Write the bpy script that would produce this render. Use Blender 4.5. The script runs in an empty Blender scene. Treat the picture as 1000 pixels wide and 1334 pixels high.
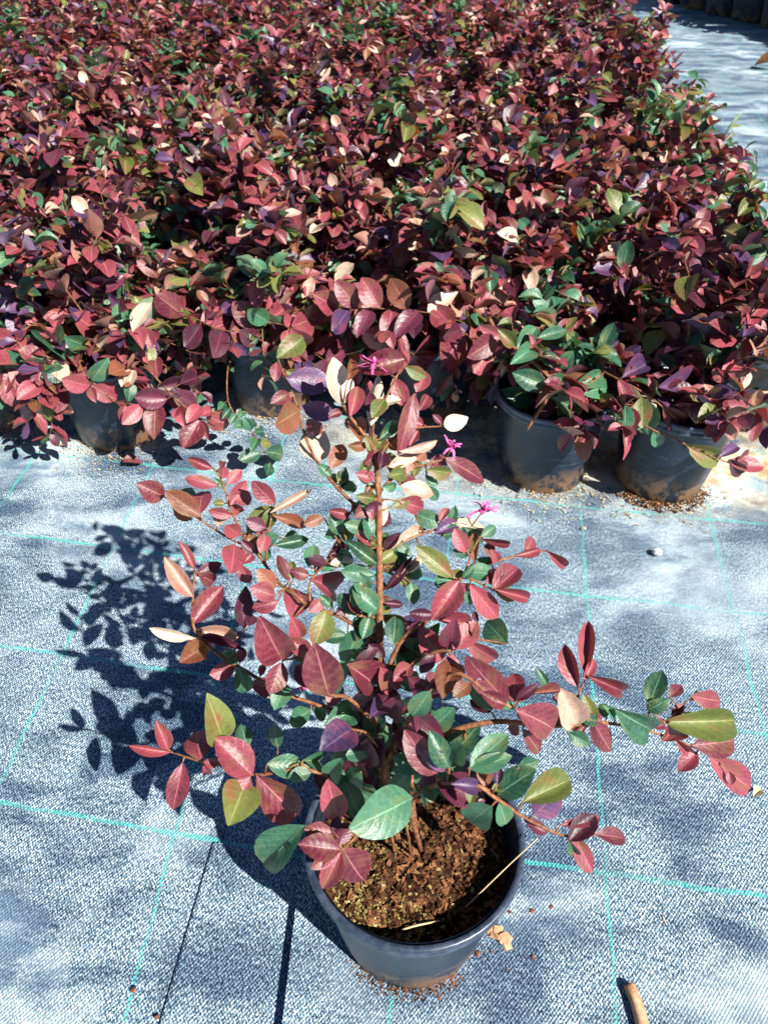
import bpy, bmesh, math, random
import numpy as np
from mathutils import Vector, Matrix, noise

random.seed(11)
rng = random.Random(7)
SC = bpy.context.scene
COL = SC.collection

# ------------------------------------------------------------------ camera
CAM_H = 1.05
FPX = 1000.0                      # focal length in pixels of the 1000 x 1334 photograph
PITCH = math.atan(863 / 1000.0)   # looking down
cam_data = bpy.data.cameras.new('camera')
cam = bpy.data.objects.new('camera', cam_data)
COL.objects.link(cam)
cam.location = (0, 0, CAM_H)
cam.rotation_euler = (math.pi / 2 - PITCH, 0, 0)
cam_data.sensor_fit = 'VERTICAL'
cam_data.sensor_height = 36.0
cam_data.sensor_width = 27.0
cam_data.lens = 36.0 * FPX / 1334.0
cam_data.clip_start = 0.02
cam_data.clip_end = 500
cam_data.dof.use_dof = True
cam_data.dof.focus_distance = 0.98
cam_data.dof.aperture_fstop = 10.0
SC.camera = cam

# ------------------------------------------------------------------ sky, sun, exposure
SUN_EL = math.radians(43.5)
SUN_DIR = Vector((math.cos(SUN_EL) * 0.7071, -math.cos(SUN_EL) * 0.7071, math.sin(SUN_EL)))  # towards the sun
world = bpy.data.worlds.new('World')
SC.world = world
world.use_nodes = True
wn = world.node_tree.nodes
wl = world.node_tree.links
wn.clear()
wo = wn.new('ShaderNodeOutputWorld')
wb = wn.new('ShaderNodeBackground')
ws = wn.new('ShaderNodeTexSky')
ws.sky_type = 'NISHITA'
ws.sun_disc = False
ws.sun_elevation = SUN_EL
ws.air_density = 0.7
ws.dust_density = 0.0
ws.ozone_density = 2.5
ws.sun_rotation = math.atan2(SUN_DIR.x, SUN_DIR.y)
wb.inputs['Strength'].default_value = 0.05
wl.new(ws.outputs[0], wb.inputs[0])
wl.new(wb.outputs[0], wo.inputs[0])
sun_data = bpy.data.lights.new('sun', 'SUN')
sun_data.energy = 5.0
sun_data.angle = math.radians(0.53)
sun_data.color = (1.0, 0.95, 0.87)
sun = bpy.data.objects.new('sun', sun_data)
COL.objects.link(sun)
sun.rotation_euler = SUN_DIR.to_track_quat('Z', 'Y').to_euler()
sun.location = SUN_DIR * 20
SC.view_settings.view_transform = 'Standard'
SC.view_settings.look = 'None'
SC.view_settings.gamma = 1.0
SC.view_settings.exposure = 1.06
SC.render.film_transparent = False
try:
    SC.cycles.max_bounces = 6
    SC.cycles.diffuse_bounces = 1
    SC.cycles.glossy_bounces = 2
    SC.cycles.transmission_bounces = 4
    SC.cycles.transparent_max_bounces = 4
except Exception:
    pass

# ------------------------------------------------------------------ measuring helpers
def ray(px, py):
    u = (px - 500) / FPX
    v = (py - 667) / FPX
    c, s = math.cos(PITCH), math.sin(PITCH)
    return Vector((u, c - v * s, -s - v * c))
CAMP = Vector((0, 0, CAM_H))
def on_z(px, py, z=0.0):
    d = ray(px, py)
    return CAMP + d * ((z - CAM_H) / d.z)
def on_y(px, py, Y):
    d = ray(px, py)
    return CAMP + d * (Y / d.y)
def zc(p):
    return p.y * math.cos(PITCH) - (p.z - CAM_H) * math.sin(PITCH)

# ------------------------------------------------------------------ object helpers
def tag(o, label=None, cat=None, group=None, kind=None):
    if label: o['label'] = label
    if cat: o['category'] = cat
    if group: o['group'] = group
    if kind: o['kind'] = kind
    return o
def link(name, me, parent=None, mat=None):
    o = bpy.data.objects.new(name, me)
    COL.objects.link(o)
    if parent: o.parent = parent
    if mat is not None and me is not None and not me.materials:
        me.materials.append(mat)
    return o
def empty(name, loc, rz=0.0, sc=1.0):
    o = bpy.data.objects.new(name, None)
    COL.objects.link(o)
    o.location = loc
    o.rotation_euler = (0, 0, rz)
    o.scale = (sc, sc, sc)
    o.empty_display_size = 0.05
    return o
def mesh_from(name, verts, faces, smooth=True, mats=None, mat_idx=None):
    me = bpy.data.meshes.new(name)
    me.from_pydata([tuple(v) for v in verts], [], faces)
    if smooth:
        me.polygons.foreach_set('use_smooth', [True] * len(me.polygons))
    if mats:
        for m in mats: me.materials.append(m)
    if mat_idx is not None:
        me.polygons.foreach_set('material_index', mat_idx)
    me.update()
    return me
def lathe(profile, seg=48, wob=0.0, seed=0):
    verts, faces = [], []
    r0 = random.Random(seed)
    ph = r0.random() * 6
    n = len(profile)
    for i in range(seg):
        a = 2 * math.pi * i / seg
        for (r, z) in profile:
            k = 1 + wob * math.sin(2 * a + ph) * (z / 0.21)
            verts.append((r * k * math.cos(a), r * k * math.sin(a), z))
    for i in range(seg):
        j = (i + 1) % seg
        for k in range(n - 1):
            faces.append((i * n + k, j * n + k, j * n + k + 1, i * n + k + 1))
    return verts, faces
def tube(pts, radii, sides=6):
    """verts, faces of a tapered tube along pts"""
    verts, faces = [], []
    n = len(pts)
    up = Vector((0.3, 0.2, 1)).normalized()
    for i, p in enumerate(pts):
        t = (pts[min(i + 1, n - 1)] - pts[max(i - 1, 0)])
        if t.length < 1e-9: t = Vector((0, 0, 1))
        t.normalize()
        a = t.cross(up)
        if a.length < 1e-3: a = t.cross(Vector((1, 0, 0)))
        a.normalize()
        b = t.cross(a)
        for k in range(sides):
            an = 2 * math.pi * k / sides
            verts.append(p + (a * math.cos(an) + b * math.sin(an)) * radii[i])
    for i in range(n - 1):
        for k in range(sides):
            k2 = (k + 1) % sides
            faces.append((i * sides + k, i * sides + k2, (i + 1) * sides + k2, (i + 1) * sides + k))
    faces.append(tuple(range(sides))[::-1])
    faces.append(tuple(range((n - 1) * sides, n * sides)))
    return verts, faces
class Mesher:
    def __init__(self): self.v = []; self.f = []
    def add(self, v, f):
        o = len(self.v)
        self.v += list(v)
        self.f += [tuple(i + o for i in q) for q in f]
def smooth_path(pts, sub=3):
    """Catmull-Rom through pts"""
    out = []
    n = len(pts)
    for i in range(n - 1):
        p0, p1, p2, p3 = pts[max(i - 1, 0)], pts[i], pts[i + 1], pts[min(i + 2, n - 1)]
        for k in range(sub):
            t = k / sub
            out.append(0.5 * ((2 * p1) + (p2 - p0) * t + (2 * p0 - 5 * p1 + 4 * p2 - p3) * t * t + (3 * p1 - p0 - 3 * p2 + p3) * t ** 3))
    out.append(pts[-1].copy())
    return out

# ------------------------------------------------------------------ node helpers
class NT:
    def __init__(self, name):
        self.m = bpy.data.materials.new(name)
        self.m.use_nodes = True
        self.t = self.m.node_tree
        self.t.nodes.clear()
        self.out = self.t.nodes.new('ShaderNodeOutputMaterial')
    def n(self, typ, **kw):
        nd = self.t.nodes.new(typ)
        for k, v in kw.items(): setattr(nd, k, v)
        return nd
    def l(self, a, b): self.t.links.new(a, b)
    def val(self, sock, x):
        if hasattr(x, 'is_output') or hasattr(x, 'links'): self.l(x, sock)
        else: sock.default_value = x
    def math(self, op, a, b=None, c=None, clamp=False):
        nd = self.n('ShaderNodeMath', operation=op)
        nd.use_clamp = clamp
        self.val(nd.inputs[0], a)
        if b is not None: self.val(nd.inputs[1], b)
        if c is not None: self.val(nd.inputs[2], c)
        return nd.outputs[0]
    def mix(self, fac, a, b, mode='MIX'):
        nd = self.n('ShaderNodeMix', data_type='RGBA', blend_type=mode)
        self.val(nd.inputs[0], fac)
        self.val(nd.inputs[6], a if not isinstance(a, tuple) else (*a, 1))
        self.val(nd.inputs[7], b if not isinstance(b, tuple) else (*b, 1))
        return nd.outputs[2]
    def noise(self, vec, scale, detail=3, rough=0.5, dist=0.0):
        nd = self.n('ShaderNodeTexNoise')
        if vec is not None: self.l(vec, nd.inputs['Vector'])
        nd.inputs['Scale'].default_value = scale
        nd.inputs['Detail'].default_value = detail
        nd.inputs['Roughness'].default_value = rough
        nd.inputs['Distortion'].default_value = dist
        return nd.outputs['Fac']
    def ramp(self, fac, stops):
        nd = self.n('ShaderNodeValToRGB')
        self.l(fac, nd.inputs[0])
        el = nd.color_ramp.elements
        while len(el) > 1: el.remove(el[-1])
        el[0].position = stops[0][0]
        el[0].color = (*stops[0][1], 1) if not isinstance(stops[0][1], float) else (stops[0][1],) * 3 + (1,)
        for p, c in stops[1:]:
            e = el.new(p)
            e.color = (*c, 1) if not isinstance(c, float) else (c, c, c, 1)
        return nd.outputs[0]
    def bump(self, h, strength, dist=0.001):
        nd = self.n('ShaderNodeBump')
        nd.inputs['Strength'].default_value = strength
        nd.inputs['Distance'].default_value = dist
        self.l(h, nd.inputs['Height'])
        return nd.outputs[0]
    def pbsdf(self, color, rough=0.5, spec=0.5, normal=None):
        b = self.n('ShaderNodeBsdfPrincipled')
        self.val(b.inputs['Base Color'], color if not isinstance(color, tuple) else (*color, 1))
        self.val(b.inputs['Roughness'], rough)
        b.inputs['Specular IOR Level'].default_value = spec
        if normal is not None: self.l(normal, b.inputs['Normal'])
        return b
    def done(self, shader):
        self.l(shader, self.out.inputs[0])
        return self.m

# ------------------------------------------------------------------ materials
def leaf_material(name, dark, light, vein, under, alt=None, rough=0.4, trans=(0.3, 0.05, 0.03), tfac=0.22, spec=0.6):
    T = NT(name)
    uv = T.n('ShaderNodeUVMap').outputs[0]
    sep = T.n('ShaderNodeSeparateXYZ'); T.l(uv, sep.inputs[0])
    u = T.math('ABSOLUTE', T.math('SUBTRACT', T.math('MULTIPLY', sep.outputs[0], 2.0), 1.0))
    v = sep.outputs[1]
    oi = T.n('ShaderNodeObjectInfo').outputs['Random']
    ri = T.n('ShaderNodeNewGeometry')
    rnd = T.math('FRACT', T.math('ADD', T.math('MULTIPLY', oi, 3.7), ri.outputs['Random Per Island']))
    tc = T.n('ShaderNodeTexCoord').outputs['Object']
    cb = T.n('ShaderNodeCombineXYZ'); T.l(T.math('MULTIPLY', rnd, 37.0), cb.inputs[0]); T.l(T.math('MULTIPLY', rnd, 11.0), cb.inputs[2])
    va = T.n('ShaderNodeVectorMath', operation='ADD'); T.l(uv, va.inputs[0]); T.l(cb.outputs[0], va.inputs[1])
    nz = T.noise(va.outputs[0], 2.6, 4, 0.6)
    fine = T.noise(va.outputs[0], 22.0, 2, 0.7)
    f = T.math('ADD', T.math('MULTIPLY', rnd, 0.75), T.math('MULTIPLY', T.math('SUBTRACT', nz, 0.5), 1.0), clamp=True)
    f = T.math('ADD', f, T.math('MULTIPLY', T.math('SUBTRACT', fine, 0.5), 1.0), clamp=True)
    col = T.mix(f, dark, light)
    if alt: col = T.mix(T.math('MULTIPLY', T.ramp(T.noise(va.outputs[0], 1.5, 4, 0.7), [(0.50, 0.0), (0.66, 1.0)]), 0.75), col, alt)
    # side veins leave the midrib at a slant
    vv = T.math('MULTIPLY', T.math('SUBTRACT', v, T.math('MULTIPLY', u, 0.30)), 20.0)
    sv = T.math('POWER', T.math('ABSOLUTE', T.math('SINE', vv)), 0.35)
    side = T.math('SUBTRACT', 1.0, sv)
    mid = T.math('LESS_THAN', u, 0.045)
    veins = T.math('MAXIMUM', T.math('MULTIPLY', side, 0.22), T.math('MULTIPLY', mid, 0.8))
    col = T.mix(T.math('MULTIPLY', veins, 0.65), col, vein)
    col = T.mix(ri.outputs['Backfacing'], col, T.mix(T.math('MULTIPLY', f, 0.5), under, col))
    h = T.math('ADD', T.math('MULTIPLY', sv, 0.5), T.math('MULTIPLY', fine, 0.7))
    nb = T.bump(h, 0.16, 0.006)
    b = T.pbsdf(col, T.math('ADD', rough + 0.02, T.math('MULTIPLY', fine, 0.28)), spec, nb)
    tr = T.n('ShaderNodeBsdfTranslucent')
    tr.inputs[0].default_value = (*trans, 1)
    ms = T.n('ShaderNodeMixShader')
    ms.inputs[0].default_value = tfac
    T.l(b.outputs[0], ms.inputs[1]); T.l(tr.outputs[0], ms.inputs[2])
    return T.done(ms.outputs[0])

LEAF = {
    'R': leaf_material('leaf_rose_red', (0.095, 0.011, 0.026), (0.39, 0.076, 0.104), (0.54, 0.22, 0.21), (0.44, 0.24, 0.18), (0.16, 0.085, 0.035), trans=(0.42, 0.04, 0.03), tfac=0.14, rough=0.26),
    'P': leaf_material('leaf_burgundy', (0.034, 0.006, 0.020), (0.17, 0.028, 0.060), (0.25, 0.07, 0.10), (0.24, 0.11, 0.14), (0.05, 0.05, 0.04), trans=(0.22, 0.015, 0.02), tfac=0.12, rough=0.23),
    'V': leaf_material('leaf_violet_sky_sheen', (0.030, 0.018, 0.060), (0.13, 0.062, 0.15), (0.22, 0.13, 0.22), (0.22, 0.16, 0.25), (0.20, 0.04, 0.07), trans=(0.16, 0.02, 0.06), tfac=0.12, rough=0.23),  # sky reflection on shaded leaves put into the violet base colour
    'G': leaf_material('leaf_deep_green', (0.006, 0.045, 0.032), (0.075, 0.22, 0.12), (0.24, 0.45, 0.27), (0.30, 0.42, 0.26), (0.13, 0.16, 0.05), trans=(0.14, 0.32, 0.05), tfac=0.14, rough=0.24),
    'O': leaf_material('leaf_olive', (0.060, 0.095, 0.018), (0.22, 0.24, 0.065), (0.42, 0.42, 0.18), (0.46, 0.44, 0.22), (0.26, 0.07, 0.05), trans=(0.36, 0.34, 0.05), tfac=0.2, rough=0.27),
    'B': leaf_material('leaf_bronze', (0.13, 0.034, 0.018), (0.34, 0.12, 0.075), (0.46, 0.25, 0.15), (0.46, 0.29, 0.17), (0.17, 0.13, 0.04), trans=(0.55, 0.13, 0.03), tfac=0.22, rough=0.27),
    'C': leaf_material('leaf_cream_sun_glint', (0.40, 0.22, 0.16), (0.78, 0.64, 0.50), (0.66, 0.48, 0.36), (0.68, 0.52, 0.38), (0.36, 0.10, 0.09), trans=(0.5, 0.36, 0.18), tfac=0.1, rough=0.27),  # sun glints painted in as cream leaf colour, along with pale undersides
}

def bark_mat():
    T = NT('twig_bark')
    tc = T.n('ShaderNodeTexCoord').outputs['Object']
    nz = T.noise(tc, 160, 4, 0.6)
    col = T.ramp(nz, [(0.3, (0.085, 0.030, 0.016)), (0.55, (0.24, 0.10, 0.045)), (0.75, (0.42, 0.22, 0.11))])
    return T.done(T.pbsdf(col, 0.7, 0.3, T.bump(nz, 0.5, 0.002)).outputs[0])
BARK = bark_mat()

def plastic_mat():
    T = NT('black_pot_plastic')
    tc = T.n('ShaderNodeTexCoord').outputs['Object']
    sep = T.n('ShaderNodeSeparateXYZ'); T.l(tc, sep.inputs[0])
    nz = T.noise(tc, 14, 5, 0.65)
    fine = T.noise(tc, 190, 3, 0.7)
    mp = T.n('ShaderNodeMapping'); T.l(tc, mp.inputs[0]); mp.inputs['Scale'].default_value = (1, 1, 7)
    streak = T.noise(mp.outputs[0], 16, 4, 0.7)
    base = T.mix(T.ramp(nz, [(0.35, 0.0), (0.7, 1.0)]), (0.004, 0.009, 0.020), (0.013, 0.028, 0.052))
    # dry dust clinging to the wall, scuffs and mud splashed near the foot
    base = T.mix(T.math('MULTIPLY', T.ramp(fine, [(0.62, 0.0), (0.76, 1.0)]), 0.45), base, (0.26, 0.30, 0.36))
    base = T.mix(T.math('MULTIPLY', T.ramp(streak, [(0.58, 0.0), (0.78, 1.0)]), 0.28), base, (0.18, 0.22, 0.28))
    low = T.math('SUBTRACT', 1.0, T.math('DIVIDE', sep.outputs[2], 0.075), clamp=True)
    mud = T.math('MULTIPLY', T.math('POWER', low, 0.8), T.ramp(T.noise(tc, 26, 5, 0.7), [(0.46, 0.0), (0.54, 1.0)]))
    base = T.mix(mud, base, (0.24, 0.13, 0.060))
    nb = T.bump(T.math('ADD', fine, T.math('MULTIPLY', streak, 0.6)), 0.22, 0.002)
    rough = T.math('ADD', 0.24, T.math('MULTIPLY', nz, 0.25))
    return T.done(T.pbsdf(base, rough, 0.55, nb).outputs[0])
PLASTIC = plastic_mat()

def rim_mat():
    T = NT('pot_rim_painted_highlight')
    tc = T.n('ShaderNodeTexCoord').outputs['Object']
    nz = T.noise(tc, 60, 5, 0.7)
    base = T.mix(T.ramp(nz, [(0.40, 0.0), (0.66, 1.0)]), (0.020, 0.032, 0.056), (0.070, 0.088, 0.13))  # lavender edge highlight put into the rim's lighter colour
    return T.done(T.pbsdf(base, 0.33, 0.6, T.bump(nz, 0.15, 0.002)).outputs[0])
RIM = rim_mat()

def soil_mat(name, a, b, c, scale=240):
    T = NT(name)
    tc = T.n('ShaderNodeTexCoord').outputs['Object']
    nz = T.noise(tc, scale, 4, 0.75)
    big = T.noise(tc, 30, 3, 0.6)
    f = T.math('ADD', T.math('MULTIPLY', nz, 0.7), T.math('MULTIPLY', big, 0.3))
    col = T.ramp(f, [(0.36, a), (0.50, b), (0.62, c)])
    vr = T.n('ShaderNodeNewGeometry').outputs['Random Per Island']
    col = T.mix(T.math('MULTIPLY', T.math('POWER', vr, 4.0), 0.85), col, c)
    return T.done(T.pbsdf(col, 0.95, 0.1, T.bump(nz, 1.0, 0.004)).outputs[0])
SOIL = soil_mat('potting_soil', (0.008, 0.004, 0.003), (0.040, 0.018, 0.009), (0.15, 0.070, 0.032))
CHIP = soil_mat('bark_chips', (0.008, 0.003, 0.002), (0.040, 0.014, 0.007), (0.30, 0.135, 0.062), 90)
MOSS = soil_mat('dry_moss', (0.040, 0.030, 0.008), (0.14, 0.10, 0.028), (0.46, 0.36, 0.16), 90)
GRIT = soil_mat('sandy_grit', (0.22, 0.14, 0.07), (0.45, 0.33, 0.18), (0.75, 0.62, 0.40), 60)

def plain(name, a, b, scale=60, rough=0.7, spec=0.3, bump=0.3):
    T = NT(name)
    tc = T.n('ShaderNodeTexCoord').outputs['Object']
    nz = T.noise(tc, scale, 4, 0.65)
    col = T.mix(T.ramp(nz, [(0.35, 0.0), (0.65, 1.0)]), a, b)
    return T.done(T.pbsdf(col, rough, spec, T.bump(nz, bump, 0.002)).outputs[0])
PETAL = plain('magenta_petal', (0.55, 0.04, 0.20), (0.80, 0.20, 0.46), 120, 0.6)
STICK = plain('dry_stick', (0.36, 0.17, 0.08), (0.66, 0.42, 0.26), 90)
STRAW = plain('dry_straw', (0.55, 0.38, 0.18), (0.78, 0.62, 0.38), 90)
STONE = plain('pale_stone', (0.45, 0.47, 0.48), (0.8, 0.82, 0.82), 120)
DRYLEAF = plain('dry_orange_leaf', (0.45, 0.14, 0.04), (0.70, 0.32, 0.14), 50)
DRYCREAM = plain('dry_cream_leaf', (0.55, 0.36, 0.16), (0.82, 0.66, 0.42), 90)
CLUMP = plain('soil_crumb', (0.10, 0.035, 0.03), (0.30, 0.13, 0.07), 150, 0.9)

def cloth_mat():
    """woven weed cloth; UV counts the squares between the green guide threads"""
    T = NT('woven_ground_cloth')
    uv = T.n('ShaderNodeUVMap').outputs[0]
    sep = T.n('ShaderNodeSeparateXYZ'); T.l(uv, sep.inputs[0])
    tc = T.n('ShaderNodeTexCoord').outputs['Object']
    u, v = sep.outputs[0], sep.outputs[1]
    # weave: flat tapes over and under, about 3 mm
    K = 2 * math.pi * 60
    wob = T.noise(uv, 14, 3, 0.6)
    wu = T.math('SINE', T.math('ADD', T.math('MULTIPLY', u, K), T.math('MULTIPLY', wob, 9.0)))
    wv = T.math('SINE', T.math('ADD', T.math('MULTIPLY', v, K * 0.72), T.math('MULTIPLY', wob, 9.0)))
    weave = T.math('ADD', T.math('MULTIPLY', T.math('MULTIPLY', wu, wv), 0.5), 0.5)
    mps = T.n('ShaderNodeMapping'); T.l(uv, mps.inputs[0]); mps.inputs['Scale'].default_value = (1.3, 0.8, 1)
    speck = T.noise(mps.outputs[0], 66, 3, 0.95)
    wf = T.math('ADD', T.math('MULTIPLY', weave, 0.24), T.math('ADD', T.math('MULTIPLY', T.math('SUBTRACT', speck, 0.5), 1.5), 0.5))
    base = T.ramp(wf, [(0.46, (0.008, 0.022, 0.052)), (0.575, (0.072, 0.145, 0.218)), (0.68, (0.215, 0.335, 0.42)), (0.785, (0.76, 0.84, 0.86))])
    # wear and silt
    m = T.noise(tc, 2.3, 5, 0.62, 0.4)
    base = T.mix(T.ramp(m, [(0.50, 0.0), (0.67, 0.72)]), base, (0.68, 0.81, 0.85))
    # damp, dark smudges with an outline of their own
    mp = T.n('ShaderNodeMapping'); T.l(tc, mp.inputs[0]); mp.inputs['Scale'].default_value = (1.0, 1.7, 1); mp.inputs['Location'].default_value = (3.1, 7.7, 0)
    st = T.noise(mp.outputs[0], 5.6, 5, 0.62, 0.3)
    st2 = T.noise(tc, 1.7, 2, 0.5)
    smudge = T.math('MULTIPLY', T.ramp(st, [(0.45, 0.0), (0.58, 0.92)]), T.ramp(st2, [(0.34, 0.45), (0.50, 1.0)]))
    base = T.mix(T.math('MULTIPLY', smudge, 0.9), base, (0.16, 0.24, 0.36), 'MULTIPLY')
    # sandy silt washed along the foot of the pot block
    sp = T.n('ShaderNodeSeparateXYZ'); T.l(tc, sp.inputs[0])
    d = T.math('ADD', T.math('MULTIPLY', sp.outputs[1], 0.988), T.math('MULTIPLY', sp.outputs[0], 0.156))
    band = T.math('SUBTRACT', 1.0, T.math('DIVIDE', T.math('ABSOLUTE', T.math('SUBTRACT', d, 1.50)), 0.24), clamp=True)
    sx = T.math('MULTIPLY', T.math('ADD', sp.outputs[0], 0.25), 2.2, clamp=True)
    silt = T.math('MULTIPLY', T.math('MULTIPLY', band, sx), T.ramp(T.noise(tc, 9, 5, 0.7), [(0.36, 0.0), (0.58, 1.0)]))
    base = T.mix(T.math('MULTIPLY', silt, 1.3, clamp=True), base, T.mix(T.ramp(T.noise(tc, 30, 4, 0.7), [(0.4, 0.0), (0.6, 1.0)]), (0.42, 0.29, 0.15), (0.80, 0.73, 0.55)))
    # green guide threads
    def thread(c, w, other):
        ww = T.math('ADD', c, T.math('MULTIPLY', T.math('SUBTRACT', T.noise(uv, 3.1, 2, 0.5), 0.5), 0.05))
        fr = T.math('ABSOLUTE', T.math('SUBTRACT', T.math('FRACT', T.math('ADD', ww, 0.5)), 0.5))
        on = T.math('LESS_THAN', fr, w)
        dash = T.math('GREATER_THAN', T.math('SINE', T.math('MULTIPLY', other, K * 0.8)), -0.2)
        return T.math('MULTIPLY', on, T.math('ADD', T.math('MULTIPLY', dash, 0.72), 0.22))
    g = T.math('MAXIMUM', thread(u, 0.0085, v), thread(v, 0.0125, u))
    g = T.math('MULTIPLY', g, T.ramp(T.noise(tc, 7.0, 4, 0.7), [(0.32, 0.12), (0.56, 1.0)]))
    g = T.math('MULTIPLY', g, T.math('ADD', T.math('MULTIPLY', speck, 1.2), 0.5), clamp=True)
    base = T.mix(T.math('MULTIPLY', g, 0.92), base, (0.055, 0.50, 0.45))
    h = T.math('ADD', weave, T.math('MULTIPLY', speck, 0.8))
    nb = T.bump(h, 0.55, 0.0022)
    return T.done(T.pbsdf(base, 0.62, 0.35, nb).outputs[0])
CLOTH = cloth_mat()

# ------------------------------------------------------------------ the ground cloth
def uv_left(x, y):
    u = x * 0.998 - y * 0.061
    return ((u + 0.327) / 0.279, (y + 0.18 * x - 0.472) / 0.272)
def uv_right(x, y):
    u = x * 0.989 - y * 0.148
    v = x * 0.148 + y * 0.989
    return ((u - 0.228) / 0.264, (v - 0.507) / 0.26)
def ruck(x, y):
    """gentle rucks in cloth that lies on soil"""
    return 0.0028 * noise.noise(Vector((x * 3.2, y * 2.1, 1.7))) + 0.0016 * noise.noise(Vector((x * 9, y * 7, 4.2)))
def axis(lo, hi, near_lo, near_hi, fine, coarse):
    a = list(np.arange(near_lo, near_hi + 1e-6, fine))
    b = list(np.arange(near_lo - coarse, lo, -coarse))[::-1] if near_lo > lo else []
    c = list(np.arange(near_hi + coarse, hi, coarse))
    return [lo] + b + a + c + [hi]
def sheet(name, xs, ys, uvf, zf, shift=None):
    verts, faces, uvs = [], [], []
    nx, ny = len(xs), len(ys)
    for y in ys:
        for x in xs:
            X = x if shift is None else x + shift(y)
            verts.append((X, y, zf(X, y, x)))
    for j in range(ny - 1):
        for i in range(nx - 1):
            faces.append((j * nx + i, j * nx + i + 1, (j + 1) * nx + i + 1, (j + 1) * nx + i))
    me = mesh_from(name, verts, faces)
    lay = me.uv_layers.new(name='UVMap')
    co = [uvf(v[0], v[1]) for v in verts]
    buf = np.array([co[i] for f in faces for i in f], dtype=np.float32).ravel()
    lay.data.foreach_set('uv', buf)
    o = link(name, me, None, CLOTH)
    tag(o, kind='structure')
    return o
# the seam: the upper sheet's edge runs past the potted shrub
s0 = on_z(369, 1334); s1 = on_z(385, 1195)
seam_k = (s1.x - s0.x) / (s1.y - s0.y)
def seam_x(y):
    if y < 0.75: return s0.x + seam_k * (y - s0.y)
    return s0.x + seam_k * (0.75 - s0.y) + 0.148 * (y - 0.75)
g1 = sheet('ground_cloth', axis(-160, 160, -2.2, 2.6, 0.035, 6.0), axis(-40, 260, -0.6, 6.0, 0.04, 6.0), uv_left,
           lambda X, y, x: ruck(X, y) - 0.004)
g1['label'] = 'pale blue woven ground cloth with green guide threads, under the plant shadow'
def top_z(X, y, x):
    lift = 0.0
    if x < 0.10:      # the free edge stands up a little near the pot
        k = max(0.0, 1 - abs(y - 0.25) / 0.42)
        lift = (0.012 * (1 - x / 0.10) ** 2) * min(1, k * 2.2)
    fade = 0.0045 if y < 0.5 else max(0.0009, 0.0045 - (y - 0.5) * 0.02)
    return ruck(X, y) + lift + fade - 0.004
g2 = sheet('overlapping_ground_cloth', [0, 0.006, 0.02, 0.04, 0.07] + axis(0.10, 160, 0.13, 2.6, 0.035, 6.0), axis(-40, 260, -0.6, 6.0, 0.04, 6.0), uv_right,
           top_z, shift=seam_x)
g2['label'] = 'pale blue woven ground cloth lapping over the sheet beside it'
# doubled hem of the lower sheet
c0 = on_z(205, 1340); c1 = on_z(277, 1098)
def hem():
    verts, faces = [], []
    n = 24
    for i in range(n + 1):
        t = i / n
        a = c0.lerp(c1, t * 1.02 - 0.02)
        b = Vector((seam_x(a.y) + 0.02, a.y, 0))
        for k, s in enumerate((0.0, 0.01, 0.03, 0.5, 1.0)):
            p = a.lerp(b, s)
            verts.append((p.x, p.y, ruck(p.x, p.y) + (0.0028 if k == 0 else 0.0052 if k < 3 else 0.001) - 0.004))
    for i in range(n):
        for k in range(4):
            q = i * 5 + k
            faces.append((q, q + 1, q + 6, q + 5))
    me = mesh_from('cloth_hem', verts, faces)
    lay = me.uv_layers.new(name='UVMap')
    lay.data.foreach_set('uv', np.array([uv_left(verts[i][0], verts[i][1]) for f in faces for i in f], dtype=np.float32).ravel())
    o = link('cloth_hem', me, g1, CLOTH)
    return o
hem()

# ------------------------------------------------------------------ leaf shapes
def leaf_shape(fold, curl, twist, broad, nl=8):
    """unit leaf: base at the origin, tip at +Y 1, half width 0.5; folded along the midrib"""
    verts, uvs = [], []
    for i in range(nl + 1):
        t = i / nl
        w = 0.5 * (math.sin(math.pi * t ** broad) ** 0.66) if 0 < t < 1 else 0.0
        if i == nl: w = 0.035
        if i == 0: w = 0.03
        zc_ = -curl * t * t
        yy = t - 0.12 * abs(curl) * t * t
        for s in (-1, -0.55, 0, 0.55, 1):
            x = s * w
            z = zc_ + fold * abs(x) - 0.25 * fold * (abs(x) / max(w, 1e-3)) ** 2 * abs(x) + twist * t * x
            z += 0.020 * math.sin(t * 15 + s * 2.0) * abs(s)
            verts.append((x, yy, z))
            uvs.append((0.5 + 0.5 * s, t))
    faces = []
    for i in range(nl):
        for k in range(4):
            q = i * 5 + k
            faces.append((q, q + 1, q + 6, q + 5))
    return verts, uvs, faces
SHAPES = [leaf_shape(f, c, t, b) for f, c, t, b in (
    (0.40, 0.16, 0.15, 1.05), (0.75, 0.26, -0.25, 1.1), (0.22, 0.34, 0.35, 1.0), (0.95, 0.10, 0.1, 1.04),
    (0.55, 0.42, -0.4, 1.08), (0.35, -0.18, 0.25, 1.02), (-0.35, 0.30, 0.3, 1.0), (1.2, 0.32, -0.2, 1.06))]
LOW = [leaf_shape(f, c, t, b, 3) for f, c, t, b in ((0.30, 0.15, 0.1, 0.95), (0.6, 0.25, -0.2, 1.05), (0.2, 0.3, 0.25, 0.9), (0.5, 0.02, 0.1, 1.0))]
_cache = {}
def leaf_mesh(shape, col):
    key = (shape, col)
    if key not in _cache:
        v, uv, f = SHAPES[shape]
        me = mesh_from('leaf', v, f)
        lay = me.uv_layers.new(name='UVMap')
        lay.data.foreach_set('uv', np.array([uv[i] for q in f for i in q], dtype=np.float32).ravel())
        me.materials.append(LEAF[col])
        _cache[key] = me
    return _cache[key]
MATKEYS = list(LEAF)
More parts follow.
